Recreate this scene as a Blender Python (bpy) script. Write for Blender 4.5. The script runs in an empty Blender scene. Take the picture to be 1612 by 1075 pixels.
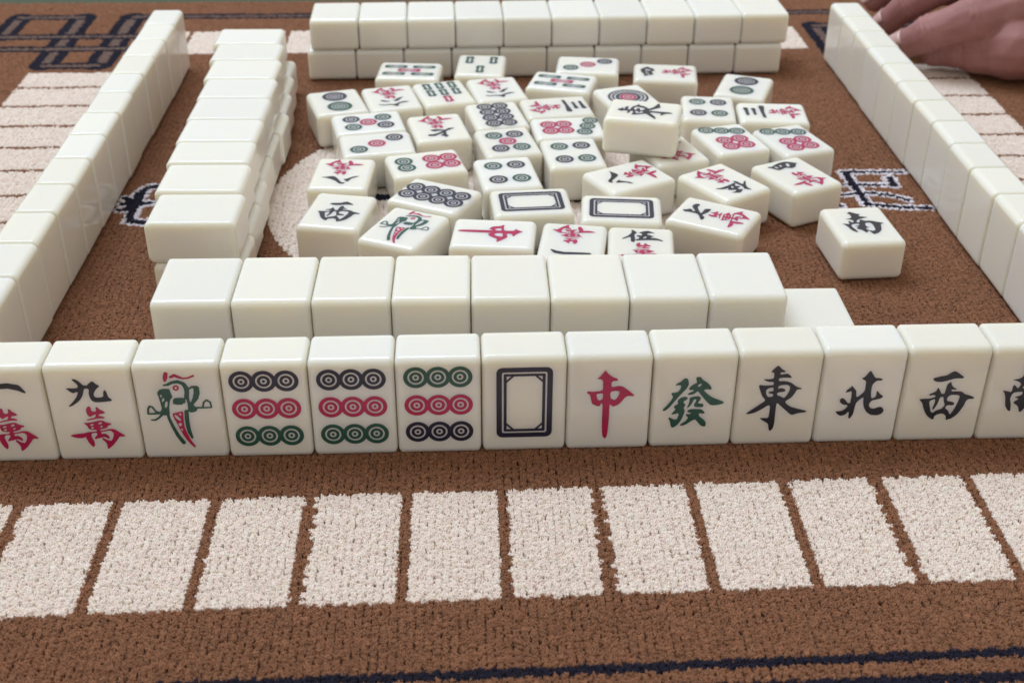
import bpy, bmesh, math, random
import numpy as np
from mathutils import Vector, Matrix
from mathutils.geometry import delaunay_2d_cdt

scene = bpy.context.scene
random.seed(7)
rng = np.random.default_rng(11)
COL = scene.collection

# ------------------------------------------------------------------ camera
CAM_H, PITCH, ROLL, FPX = 0.26572, 0.5511, 0.00461, 1982.67
cam_data = bpy.data.cameras.new("camera")
cam_data.sensor_width = 36.0
cam_data.lens = FPX / 1612.0 * 36.0
cam_data.clip_start = 0.01
cam_data.clip_end = 60.0
cam = bpy.data.objects.new("camera", cam_data)
COL.objects.link(cam)
fwd = Vector((0, math.cos(PITCH), -math.sin(PITCH)))
up0 = Vector((0, math.sin(PITCH), math.cos(PITCH)))
rt0 = Vector((1, 0, 0))
right = rt0 * math.cos(ROLL) + up0 * math.sin(ROLL)
up = -rt0 * math.sin(ROLL) + up0 * math.cos(ROLL)
M = Matrix.Identity(4)
for r in range(3):
    M[r][0], M[r][1], M[r][2] = right[r], up[r], -fwd[r]
M[2][3] = CAM_H
cam.matrix_world = M
cam_data.dof.use_dof = True
cam_data.dof.focus_distance = 0.47
cam_data.dof.aperture_fstop = 19.0
scene.camera = cam

# ------------------------------------------------------------------ room light
world = bpy.data.worlds.new("World")
scene.world = world
world.use_nodes = True
bg = world.node_tree.nodes["Background"]
bg.inputs[0].default_value = (1.0, 0.96, 0.895, 1)
bg.inputs[1].default_value = 0.55

def area(name, loc, target, sx, sy, power, color):
    d = bpy.data.lights.new(name, 'AREA')
    d.shape = 'RECTANGLE'; d.size = sx; d.size_y = sy
    d.energy = power; d.color = color
    o = bpy.data.objects.new(name, d)
    COL.objects.link(o)
    o.location = loc
    o.rotation_euler = (Vector(target) - Vector(loc)).to_track_quat('-Z', 'Y').to_euler()
    return o
area("ceiling_lamp", (-0.75, 1.45, 2.3), (0.0, 0.55, 0), 1.7, 1.0, 60.0, (0.69, 0.83, 1.0))

scene.render.engine = 'CYCLES'
scene.cycles.use_denoising = True
scene.cycles.max_bounces = 8
scene.view_settings.view_transform = 'Standard'
scene.view_settings.look = 'None'
scene.view_settings.exposure = 0.09
scene.view_settings.gamma = 1.0
scene.render.filter_size = 1.7

# ------------------------------------------------------------------ materials
def mat(name, base, rough=0.5, spec=0.5, **kw):
    m = bpy.data.materials.new(name)
    m.use_nodes = True
    b = m.node_tree.nodes["Principled BSDF"]
    b.inputs["Base Color"].default_value = (*base, 1)
    b.inputs["Roughness"].default_value = rough
    b.inputs["Specular IOR Level"].default_value = spec
    for k, v in kw.items():
        b.inputs[k].default_value = v
    return m, b

def noise_color(m, b, c1, c2, scale, detail=3.0, coord='Object'):
    nt = m.node_tree
    tc = nt.nodes.new('ShaderNodeTexCoord')
    n = nt.nodes.new('ShaderNodeTexNoise')
    n.inputs['Scale'].default_value = scale; n.inputs['Detail'].default_value = detail
    nt.links.new(tc.outputs[coord], n.inputs['Vector'])
    mix = nt.nodes.new('ShaderNodeMix'); mix.data_type = 'RGBA'
    mix.inputs['A'].default_value = (*c1, 1); mix.inputs['B'].default_value = (*c2, 1)
    nt.links.new(n.outputs['Fac'], mix.inputs['Factor'])
    nt.links.new(mix.outputs['Result'], b.inputs['Base Color'])
    return n

IVORY, ib = mat("ivory_resin", (0.80, 0.79, 0.70), 0.16, 0.5)
nz = noise_color(IVORY, ib, (0.81, 0.768, 0.675), (0.835, 0.795, 0.71), 45.0)
ib.inputs["Subsurface Weight"].default_value = 0.8
ib.inputs["Subsurface Radius"].default_value = (1.0, 0.85, 0.45)
ib.inputs["Subsurface Scale"].default_value = 0.007
nt = IVORY.node_tree
mr = nt.nodes.new('ShaderNodeMapRange')
mr.inputs['To Min'].default_value = 0.03; mr.inputs['To Max'].default_value = 0.23
n2 = nt.nodes.new('ShaderNodeTexNoise'); n2.inputs['Scale'].default_value = 160.0; n2.inputs['Detail'].default_value = 5
tc2 = nt.nodes.new('ShaderNodeTexCoord')
nt.links.new(tc2.outputs['Object'], n2.inputs['Vector'])
nt.links.new(n2.outputs['Fac'], mr.inputs['Value'])
nt.links.new(mr.outputs['Result'], ib.inputs['Roughness'])
oi_ = nt.nodes.new('ShaderNodeObjectInfo')
hv = nt.nodes.new('ShaderNodeHueSaturation')
mv = nt.nodes.new('ShaderNodeMapRange'); mv.inputs['To Min'].default_value = 0.955; mv.inputs['To Max'].default_value = 1.02
ms = nt.nodes.new('ShaderNodeMapRange'); ms.inputs['To Min'].default_value = 0.85; ms.inputs['To Max'].default_value = 1.2
wn = nt.nodes.new('ShaderNodeTexWhiteNoise'); wn.noise_dimensions = '1D'
nt.links.new(oi_.outputs['Random'], mv.inputs['Value']); nt.links.new(oi_.outputs['Random'], wn.inputs['W'])
nt.links.new(wn.outputs['Value'], ms.inputs['Value'])
nt.links.new(mv.outputs['Result'], hv.inputs['Value']); nt.links.new(ms.outputs['Result'], hv.inputs['Saturation'])
lk = [l for l in nt.links if l.to_socket == ib.inputs['Base Color']][0]
src = lk.from_socket; nt.links.remove(lk)
nt.links.new(src, hv.inputs['Color']); nt.links.new(hv.outputs['Color'], ib.inputs['Base Color'])
# faint polishing marks and finger grease
sm_ = nt.nodes.new('ShaderNodeTexNoise'); sm_.inputs['Scale'].default_value = 900.0; sm_.inputs['Detail'].default_value = 2
bm_ = nt.nodes.new('ShaderNodeBump'); bm_.inputs['Strength'].default_value = 0.05; bm_.inputs['Distance'].default_value = 0.0002
nt.links.new(tc2.outputs['Object'], sm_.inputs['Vector']); nt.links.new(sm_.outputs['Fac'], bm_.inputs['Height']); nt.links.new(bm_.outputs['Normal'], ib.inputs['Normal'])
def ink(name, c):
    m, b = mat(name, c, 0.34)
    noise_color(m, b, tuple(v * 0.6 for v in c), tuple(min(1, v * 1.5) for v in c), 300.0, 4.0)
    return m
INK = {
    'k': ink("black_ink", (0.014, 0.014, 0.022)),
    'r': ink("red_ink", (0.40, 0.008, 0.070)),
    'g': ink("green_ink", (0.016, 0.075, 0.052)),
    'n': ink("navy_ink", (0.014, 0.014, 0.034)),
}

# ------------------------------------------------------------------ helpers
def link(name, mesh, parent=None):
    o = bpy.data.objects.new(name, mesh)
    COL.objects.link(o)
    if parent is not None:
        o.parent = parent
    return o

def tag(o, label, category, group=None):
    o['label'] = label; o['category'] = category
    if group: o['group'] = group
    return o

def rounded_box(w, h, d, r=0.0029, rx=0.0017, seg=5, mname="tile_body"):
    """box w x h x d, base at z=0, edges rounded (tighter across the width), flat faces kept flat"""
    k = r / rx
    W = w * k
    bm = bmesh.new()
    bmesh.ops.create_cube(bm, size=1.0)
    for v in bm.verts:
        v.co = Vector((v.co.x * W, v.co.y * h, (v.co.z + 0.5) * d))
    bmesh.ops.bevel(bm, geom=bm.edges[:], offset=r, segments=seg, profile=0.5, affect='EDGES', clamp_overlap=True)
    me = bpy.data.meshes.new(mname)
    bm.to_mesh(me); bm.free()
    for p in me.polygons: p.use_smooth = True
    nrm = []
    for v in me.vertices:
        c = Vector((max(-W/2 + r, min(W/2 - r, v.co.x)), max(-h/2 + r, min(h/2 - r, v.co.y)), max(r, min(d - r, v.co.z))))
        n = v.co - c
        n = Vector((n.x * k, n.y, n.z))
        nrm.append(n.normalized() if n.length > 1e-7 else Vector((0, 0, 1)))
    for v in me.vertices: v.co.x /= k
    me.normals_split_custom_set_from_vertices(nrm)
    me.materials.append(IVORY)
    return me

TW, TH, TD = 0.02868, 0.03668, 0.01872
BODY = {}
def body(w=TW, h=TH, rx=0.0017):
    k = (round(w, 5), round(h, 5), rx)
    if k not in BODY:
        BODY[k] = rounded_box(k[0], k[1], TD, rx=rx)
    return BODY[k]

# ---- flat painted marks: polygons minus holes, triangulated once per kind
def chaikin(pts, n=1):
    for _ in range(n):
        out = []
        for i in range(len(pts)):
            a, b = pts[i], pts[(i + 1) % len(pts)]
            out.append((a[0] * .8 + b[0] * .2, a[1] * .8 + b[1] * .2))
            out.append((a[0] * .2 + b[0] * .8, a[1] * .2 + b[1] * .8))
        pts = out
    return pts

def stroke_poly(pts):
    """round-capped tapered stroke pieces"""
    polys = []
    for i in range(len(pts) - 1):
        (x0, y0, r0), (x1, y1, r1) = pts[i], pts[i + 1]
        a = math.atan2(y1 - y0, x1 - x0)
        P = []
        for k in range(7):
            t = a + math.pi / 2 + math.pi * k / 6
            P.append((x0 + r0 * math.cos(t), y0 + r0 * math.sin(t)))
        for k in range(7):
            t = a - math.pi / 2 + math.pi * k / 6
            P.append((x1 + r1 * math.cos(t), y1 + r1 * math.sin(t)))
        polys.append(P)
    return polys

def inside(poly, x, y):
    c = False
    j = len(poly) - 1
    for i in range(len(poly)):
        xi, yi = poly[i]; xj, yj = poly[j]
        if (yi > y) != (yj > y) and x < (xj - xi) * (y - yi) / (yj - yi) + xi:
            c = not c
        j = i
    return c

def mark_mesh(name, solids, holes, ink, z=0.000018):
    V, E = [], []
    for pl in solids + holes:
        s = len(V)
        V += [Vector(p) for p in pl]
        E += [(s + i, s + (i + 1) % len(pl)) for i in range(len(pl))]
    ov, oe, of, *_ = delaunay_2d_cdt(V, E, [], 0, 1e-5)
    faces = []
    for f in of:
        cx = sum(ov[i].x for i in f) / len(f); cy = sum(ov[i].y for i in f) / len(f)
        if any(inside(p, cx, cy) for p in solids) and not any(inside(p, cx, cy) for p in holes):
            faces.append(list(f))
    me = bpy.data.meshes.new(name)
    me.from_pydata([(v.x / 1000, v.y / 1000, z) for v in ov], [], faces)
    me.materials.append(INK[ink])
    return me

GLYPH = {
'nine': [["p",[[-4.93,14.17],[-3.5,13.9],[-2.31,12.93],[-1.36,11.4],[-0.03,11.27],[1.1,12.34],[2.18,13.15],[3.2,11.96],[4.52,10.92],[3.74,10.26],[2.95,9.61],[2.03,8.12],[1.78,6.94],[2.24,6.08],[4.14,6.03],[5.09,6.51],[5.23,8.03],[5.75,9.3],[6.36,8.85],[6.58,7.66],[6.75,6.13],[7.35,5.6],[7.92,4.91],[7.43,4.41],[4.93,4.13],[2.17,3.97],[0.77,4.59],[0.21,6.13],[0.08,7.83],[0.55,9.84],[-1.04,10.05],[-1.51,8.88],[-2.06,7.21],[-3.02,5.54],[-4.34,4.21],[-5.9,3.06],[-7.4,2.31],[-7.89,2.59],[-6.6,3.76],[-5.42,5.09],[-4.34,6.59],[-3.49,8.43],[-4.13,8.61],[-5.18,8.07],[-6.05,8.5],[-6.96,9.53],[-7.68,10.05],[-6.55,10.29],[-4.95,10.15],[-3.58,10.28],[-3.06,10.94],[-3.53,12.13],[-4.43,13.15]]]],
'wan': [["p",[[-0.79,1.79],[-0.44,1.37],[-0.4,-0.01],[-0.07,-0.54],[0.88,-0.56],[1.38,-0.06],[1.36,1.49],[2.01,1.3],[2.66,0.25],[3.92,-0.47],[4.47,-1.35],[2.91,-1.66],[2.06,-1.81],[1.81,-2.49],[3.02,-2.7],[4.03,-3.25],[3.69,-3.65],[1.77,-3.6],[-0.5,-3.99],[-2.51,-4.46],[-2.86,-4.1],[-0.97,-3.46],[0.46,-3.15],[0.96,-1.78],[0.39,-1.93],[-0.52,-2.43],[-1.29,-2.93],[-2.0,-2.21],[-2.29,-0.65],[-2.17,0.55],[-1.51,1.57]]],["p",[[-4.2,-5.46],[-2.95,-5.42],[-0.98,-5.2],[1.62,-4.5],[3.0,-4.54],[3.97,-5.34],[5.82,-5.91],[5.73,-6.5],[4.58,-6.75],[4.17,-7.62],[2.98,-8.11],[1.4,-8.42],[1.32,-8.94],[2.87,-8.81],[4.9,-8.24],[6.54,-8.39],[8.01,-9.66],[10.1,-11.49],[9.63,-11.83],[7.98,-11.71],[6.92,-13.18],[5.17,-15.45],[3.22,-17.18],[2.69,-16.99],[2.86,-15.02],[2.11,-13.57],[1.5,-13.02],[1.67,-11.96],[0.78,-12.29],[-0.22,-12.44],[-0.83,-12.78],[-1.3,-12.23],[-0.46,-11.37],[0.07,-10.67],[-0.08,-9.86],[-1.2,-9.93],[-2.12,-10.44],[-2.07,-11.85],[-1.53,-13.65],[-1.48,-15.07],[-1.95,-16.21],[-2.6,-15.94],[-3.59,-14.3],[-4.13,-12.5],[-4.26,-11.61],[-5.45,-12.11],[-7.13,-12.14],[-8.71,-11.66],[-9.84,-10.92],[-8.5,-10.43],[-6.23,-10.14],[-4.53,-9.94],[-3.08,-9.53],[-1.39,-9.4],[0.02,-9.26],[0.13,-8.56],[-1.8,-8.51],[-2.57,-8.13],[-2.92,-6.89],[-3.49,-6.18]]],["h",[[-1.84,-6.22],[-1.09,-5.89],[-0.51,-6.09],[-0.51,-6.54],[-1.37,-6.76],[-1.91,-6.64]]],["h",[[-1.68,-7.45],[-0.9,-7.23],[-0.59,-7.59],[-1.19,-8.17],[-1.72,-8.05]]],["h",[[1.17,-5.61],[2.06,-5.21],[2.52,-5.47],[2.35,-5.99],[1.48,-6.25],[1.1,-6.03]]],["h",[[1.63,-7.02],[2.37,-6.69],[2.58,-7.12],[2.23,-7.56],[1.61,-7.65]]],["h",[[1.51,-9.48],[3.06,-9.35],[5.05,-9.05],[5.88,-9.96],[5.8,-11.37],[5.14,-12.95],[4.47,-13.64],[3.55,-13.26],[2.4,-12.62],[1.68,-11.89],[2.39,-11.8],[3.42,-12.36],[4.05,-12.74],[4.28,-11.86],[3.67,-10.78],[2.64,-10.22],[1.62,-10.54]]]],
'bird_green': [["s",[[-4.42,10.87,0.24],[-2.92,11.19,0.42],[-1.35,12.05,0.48],[0.73,12.36,0.54],[2.65,11.41,0.6],[3.56,9.4,0.72],[3.45,7.41,0.66],[2.74,5.24,0.48]]],["p",[[3.1,9.24],[4.41,9.2],[3.87,3.75],[4.81,2.99],[5.76,1.12],[6.6,0.73],[5.83,-0.73],[3.99,-1.23],[2.88,-0.65],[3.15,2.67],[2.74,5.24]]],["p",[[-3.74,9.41],[-2.58,9.38],[-2.34,7.93],[-1.9,5.73],[-2.92,4.66],[-3.71,1.01],[-3.81,-1.95],[-5.33,-2.28],[-6.76,-1.87],[-7.54,-1.11],[-6.4,0.71],[-6.54,2.92],[-6.87,5.86],[-7.2,7.69],[-6.44,8.94],[-4.91,9.44]]],["h",[[-6.3,6.76],[-5.69,6.92],[-5.53,6.01],[-6.18,5.55]]],["h",[[-5.63,5.28],[-5.01,5.52],[-4.94,4.53],[-5.71,3.64],[-6.01,4.01]]],["h",[[-4.83,3.61],[-4.02,4.14],[-4.04,2.49],[-4.73,1.04],[-5.27,1.42]]],["p",[[-1.8,5.36],[2.62,5.43],[2.44,2.87],[1.73,3.07],[1.19,2.35],[-1.16,2.41],[-1.7,2.8],[-2.19,2.44]]],["s",[[-7.51,-0.92,0.3],[-8.76,-0.34,0.3],[-9.68,1.54,0.3],[-10.64,2.0,0.3],[-11.34,0.84,0.3],[-11.65,-1.37,0.3],[-9.64,-1.35,0.3],[-7.24,-1.12,0.42]]],["s",[[-6.41,-1.51,0.42],[-8.14,-3.32,0.3],[-9.44,-4.11,0.3],[-10.77,-4.07,0.24]]],["s",[[5.74,0.94,0.3],[8.68,0.86,0.27],[11.5,0.9,0.24],[11.32,3.19,0.27],[10.11,4.14,0.3],[8.97,3.25,0.27],[8.41,1.05,0.27]]],["s",[[4.41,9.2,0.3],[5.69,10.07,0.36],[7.08,9.49,0.78],[6.96,7.32,0.84],[6.26,5.15,0.78],[4.79,2.81,0.48]]],["s",[[-4.59,-1.19,0.42],[-4.35,-3.8,0.43],[-3.37,-7.58,0.49],[-2.08,-11.4,0.55],[-0.53,-14.5,0.62]]],["s",[[2.29,-0.63,0.61],[2.01,-3.97,0.61],[2.03,-7.35,0.61],[2.29,-10.0,0.55],[2.91,-12.3,0.37]]]],
'bird_red': [["s",[[-3.02,15.85,0.65],[-3.46,14.08,0.71],[-3.72,12.83,0.42]]],["s",[[-1.47,14.39,0.47],[-0.08,15.06,0.53],[1.28,14.32,0.48],[2.93,13.63,0.3],[4.71,13.87,0.3],[6.56,14.72,0.36]]],["s",[[0.58,9.66,0.3],[0.43,9.23,0.3],[0.11,8.9,0.3],[-0.28,8.78,0.3],[-0.66,8.88,0.3],[-0.92,9.19,0.3],[-1.0,9.62,0.3],[-0.88,10.06,0.3],[-0.59,10.41,0.3],[-0.2,10.57,0.3],[0.19,10.51,0.3],[0.47,10.24,0.3],[0.59,9.83,0.3],[0.51,9.38,0.3]]],["p",[[-3.0,-1.42],[-1.01,-0.91],[1.13,-0.42],[0.87,-3.57],[0.69,-7.31],[1.35,-10.36],[2.42,-13.82],[3.85,-16.35],[3.38,-16.99],[1.93,-15.34],[0.21,-12.23],[-1.09,-8.4],[-2.13,-4.98],[-2.77,-3.1]]],["h",[[-2.33,-1.99],[-1.47,-2.2],[-0.21,-3.91],[-0.18,-4.85],[-0.9,-4.64],[-1.94,-3.49]]],["h",[[-0.81,-1.66],[0.14,-1.24],[0.33,-2.06],[-0.18,-2.5]]],["h",[[-1.37,-5.94],[-0.43,-5.59],[0.07,-6.36],[-0.65,-7.28],[-1.25,-6.88]]],["h",[[-0.79,-8.4],[-0.16,-8.12],[0.05,-8.81],[-0.47,-9.36]]]],
'middle': [["p",[[-1.78,12.91],[-0.81,11.47],[0.54,10.18],[2.67,9.18],[2.58,8.39],[1.15,8.33],[0.52,7.81],[0.47,6.06],[1.52,5.87],[2.81,6.32],[4.38,6.12],[6.02,4.8],[8.77,2.32],[8.4,1.94],[6.68,2.05],[5.65,1.76],[4.43,-0.15],[3.18,-1.57],[1.63,-2.28],[0.96,-2.0],[0.39,-1.17],[0.16,-1.98],[0.22,-6.23],[0.07,-12.17],[-0.21,-14.83],[-0.83,-15.99],[-1.54,-15.13],[-1.9,-14.12],[-2.17,-9.45],[-2.25,-2.89],[-2.25,-0.94],[-2.92,-0.76],[-3.13,-2.05],[-4.19,-1.93],[-5.93,-1.01],[-6.25,0.46],[-6.72,2.72],[-7.93,3.72],[-7.56,4.35],[-5.72,4.05],[-3.64,4.31],[-2.35,4.69],[-2.45,8.36],[-3.05,9.16],[-4.62,9.3],[-3.61,10.13],[-2.63,11.52]]],["h",[[-4.51,2.99],[-3.6,3.29],[-2.42,3.32],[-2.21,2.61],[-2.33,1.0],[-3.35,0.32],[-4.02,0.72],[-4.33,1.86]]],["h",[[0.43,3.98],[1.86,4.27],[3.3,4.13],[3.47,3.42],[3.02,1.83],[2.16,0.56],[1.5,0.51],[0.42,1.25],[0.23,2.54]]]],
'fortune': [["p",[[-7.04,5.79],[-6.22,6.72],[-4.94,7.36],[-3.93,8.67],[-3.04,8.71],[-2.42,7.83],[-2.19,6.21],[-2.73,4.6],[-3.95,3.0],[-5.58,0.86],[-6.99,-1.29],[-8.62,-3.73],[-9.89,-4.8],[-10.69,-4.64],[-10.41,-3.82],[-9.16,-2.34],[-7.94,-0.44],[-7.28,1.18],[-8.01,2.15],[-7.95,2.83],[-5.95,2.92],[-5.13,3.85],[-4.78,5.19],[-5.06,5.96],[-5.94,5.9]]],["p",[[0.07,8.57],[0.57,9.23],[1.8,9.07],[2.56,7.84],[3.73,7.14],[5.18,5.75],[5.99,4.1],[5.58,3.71],[4.21,4.01],[3.13,3.63],[4.36,2.24],[6.04,0.83],[8.16,-0.32],[10.61,-1.35],[10.57,-2.17],[8.82,-2.68],[7.04,-2.9],[5.89,-2.6],[4.66,-1.33],[3.15,0.63],[1.9,2.31],[1.15,3.28],[0.74,2.88],[-0.3,1.95],[-2.07,1.73],[-2.44,2.15],[-1.48,2.8],[-0.41,3.32],[-0.23,3.86],[-1.56,3.76],[-2.15,4.18],[-1.46,5.38],[-0.21,6.43],[0.45,6.55],[0.48,7.49]]],["h",[[0.97,5.59],[1.58,6.25],[2.24,6.37],[2.18,5.69],[1.67,5.16],[1.12,5.04]]],["p",[[-5.59,-0.51],[-4.67,0.7],[-3.36,1.08],[-2.23,0.91],[-2.27,-0.05],[-3.23,-0.71],[-3.64,-1.24],[-2.78,-2.23],[-2.94,-3.05],[-3.36,-3.46],[-2.8,-4.99],[-3.22,-6.93],[-3.96,-9.14],[-4.97,-10.8],[-6.25,-11.89],[-7.04,-12.01],[-7.47,-10.73],[-7.81,-9.04],[-8.45,-7.9],[-8.02,-7.49],[-7.2,-8.07],[-6.03,-8.66],[-5.27,-8.27],[-4.82,-6.61],[-5.11,-5.76],[-6.2,-6.15],[-7.31,-6.4],[-7.45,-5.98],[-6.52,-4.89],[-6.13,-3.93],[-6.84,-3.5],[-6.46,-2.55],[-5.37,-2.02],[-5.54,-1.19]]],["p",[[-1.53,0.48],[-0.45,1.0],[1.76,1.22],[2.5,0.38],[2.14,-0.71],[1.54,-1.52],[2.02,-1.94],[3.37,-1.98],[3.67,-2.95],[3.27,-3.49],[1.46,-3.45],[0.32,-3.14],[0.25,-2.31],[0.82,-0.95],[0.87,-0.13],[0.08,-0.11],[-0.46,-1.74],[-1.46,-3.37],[-2.1,-3.77],[-2.04,-3.08],[-1.5,-1.44]]],["p",[[-2.02,-4.88],[-0.95,-4.21],[2.2,-4.24],[3.36,-4.6],[4.36,-5.88],[4.06,-6.29],[2.8,-6.12],[2.14,-6.24],[2.45,-7.36],[3.9,-8.52],[5.04,-9.95],[5.07,-11.64],[4.18,-11.89],[2.97,-11.02],[1.7,-9.3],[0.97,-8.58],[-0.11,-9.25],[-1.82,-10.6],[-3.13,-11.27],[-4.27,-11.1],[-3.65,-10.27],[-2.35,-9.47],[-1.35,-7.81],[-2.33,-6.81],[-2.26,-6.26],[-0.79,-6.3],[-0.37,-5.89],[-1.75,-5.44]]]],
'east': [["p",[[-1.23,13.31],[0.02,11.82],[1.6,10.76],[1.28,10.33],[-0.05,10.37],[-0.2,9.49],[1.0,9.61],[2.32,9.81],[3.37,9.11],[4.12,7.92],[3.25,8.03],[1.9,8.12],[-0.03,8.02],[-0.47,7.59],[-0.24,6.7],[1.09,6.73],[2.57,6.57],[4.1,6.0],[6.01,4.33],[8.19,3.53],[7.86,3.18],[6.4,3.13],[5.86,1.5],[4.84,-0.27],[3.26,-1.43],[2.84,-2.02],[3.44,-2.94],[5.31,-4.19],[7.63,-5.01],[10.97,-6.01],[10.67,-6.61],[8.1,-6.85],[5.73,-7.76],[3.79,-5.97],[1.84,-4.1],[0.17,-2.4],[-0.15,-2.84],[-0.11,-6.48],[0.06,-11.38],[-0.32,-13.52],[-1.22,-14.43],[-1.66,-13.8],[-2.2,-11.16],[-3.13,-10.52],[-4.74,-9.4],[-5.44,-8.62],[-3.82,-8.75],[-2.34,-8.7],[-2.25,-6.11],[-2.3,-3.39],[-3.17,-3.36],[-4.98,-4.83],[-7.53,-6.43],[-10.19,-6.96],[-10.59,-6.65],[-8.43,-4.89],[-6.16,-2.98],[-4.01,-1.23],[-5.56,0.61],[-6.24,2.41],[-7.07,4.51],[-7.03,5.34],[-5.3,5.06],[-3.35,5.07],[-2.02,5.12],[-2.09,6.46],[-3.75,6.5],[-5.02,6.97],[-5.83,7.73],[-4.36,7.63],[-2.19,7.78],[-2.35,10.28],[-3.59,10.6],[-2.63,11.74]]],["h",[[-4.46,2.96],[-3.7,3.83],[-1.92,4.23],[-1.73,2.59],[-3.31,2.49],[-3.48,1.75],[-1.72,1.4],[-1.73,0.36],[-3.3,0.1],[-4.15,1.17]]],["h",[[-0.25,4.64],[0.8,5.05],[2.74,5.15],[3.79,4.53],[3.96,3.04],[3.23,0.97],[2.28,-0.44],[0.83,0.44],[-0.4,0.92],[-0.32,1.96],[1.61,2.21],[2.44,2.49],[2.21,3.38],[0.93,3.86],[-0.26,3.6]]]],
'north': [["p",[[1.93,10.25],[2.8,8.95],[4.06,7.06],[5.61,7.06],[6.88,6.4],[6.37,5.95],[4.81,5.99],[3.96,5.19],[3.42,4.26],[3.32,2.38],[3.54,0.0],[3.9,-1.43],[5.12,-1.11],[5.44,-0.04],[5.32,1.38],[5.56,1.73],[6.65,0.4],[8.09,-0.71],[7.34,-1.52],[5.84,-1.96],[4.14,-2.39],[3.53,-3.57],[3.45,-4.29],[4.02,-5.51],[5.46,-5.91],[6.55,-5.33],[7.78,-5.01],[8.68,-5.75],[9.15,-6.85],[8.55,-8.04],[7.08,-8.73],[4.88,-8.55],[3.13,-7.41],[1.72,-5.2],[1.13,-2.55],[1.08,-0.88],[0.26,-1.34],[-0.74,-2.5],[-1.29,-3.44],[-1.47,-5.6],[-1.67,-8.25],[-2.7,-10.04],[-3.16,-9.54],[-3.23,-7.72],[-3.46,-6.75],[-4.26,-8.06],[-5.94,-8.74],[-7.23,-7.98],[-8.18,-6.74],[-7.21,-6.65],[-5.67,-6.45],[-4.46,-5.28],[-4.04,-4.09],[-5.82,-3.92],[-7.05,-2.81],[-7.22,-1.62],[-6.43,-0.97],[-5.36,-1.67],[-4.37,-3.12],[-3.35,-3.39],[-3.36,-1.96],[-3.31,-0.29],[-3.61,1.85],[-4.43,1.4],[-5.87,1.27],[-4.98,2.59],[-4.11,3.28],[-3.68,4.09],[-2.92,3.13],[-1.86,1.8],[-1.61,-0.57],[-1.0,-0.71],[0.02,0.33],[1.08,1.73],[1.05,3.85],[0.93,5.97],[-0.86,6.95],[0.3,7.62],[1.22,9.23]]]],
'west': [["p",[[-5.07,6.21],[-4.57,6.66],[-2.53,7.2],[-0.27,7.61],[1.06,8.86],[2.33,9.29],[3.66,8.44],[5.83,6.75],[5.55,6.17],[2.71,6.24],[0.51,5.48],[-1.71,4.83],[-3.69,5.0],[-4.56,5.49]]],["p",[[1.58,4.98],[2.04,3.56],[3.04,2.35],[4.31,1.84],[3.59,1.51],[2.39,1.66],[2.35,0.83],[4.11,0.85],[6.09,0.73],[7.51,-0.5],[9.38,-1.02],[11.12,-1.9],[10.84,-2.49],[9.08,-2.57],[8.43,-3.27],[7.9,-5.66],[6.35,-9.01],[4.32,-10.9],[3.54,-11.0],[2.83,-11.47],[2.57,-11.1],[2.44,-9.87],[1.54,-8.76],[0.3,-8.48],[-1.18,-9.05],[-1.85,-9.76],[-1.83,-10.98],[-2.63,-10.96],[-4.72,-9.19],[-6.18,-6.49],[-7.14,-3.82],[-8.57,-2.34],[-7.15,-2.02],[-4.98,-2.08],[-2.94,-1.42],[-2.97,-0.7],[-4.07,-0.55],[-4.99,-0.88],[-5.37,-0.4],[-4.42,0.29],[-2.97,0.97],[-2.7,2.73],[-1.66,1.29],[-1.0,-0.16],[0.16,-0.07],[0.23,1.71],[0.42,3.83]]],["h",[[-4.75,-3.4],[-4.09,-2.7],[-2.79,-2.26],[-2.69,-3.93],[-3.17,-6.21],[-2.96,-6.82],[-2.43,-6.47],[-1.61,-4.44],[-1.16,-1.46],[0.0,-1.37],[0.49,-3.54],[1.15,-5.0],[0.15,-6.54],[-1.35,-6.98],[-2.81,-8.23],[-3.53,-7.53],[-4.25,-5.1]]],["h",[[1.74,-1.18],[2.81,-0.61],[5.4,-0.8],[5.83,-1.53],[5.65,-3.2],[5.01,-6.07],[3.91,-8.7],[3.46,-8.93],[2.79,-7.46],[1.95,-6.66],[1.4,-6.33],[1.76,-5.06],[4.03,-5.08],[4.52,-4.49],[3.76,-3.63],[1.72,-3.21],[1.36,-2.36]]]],
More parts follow.
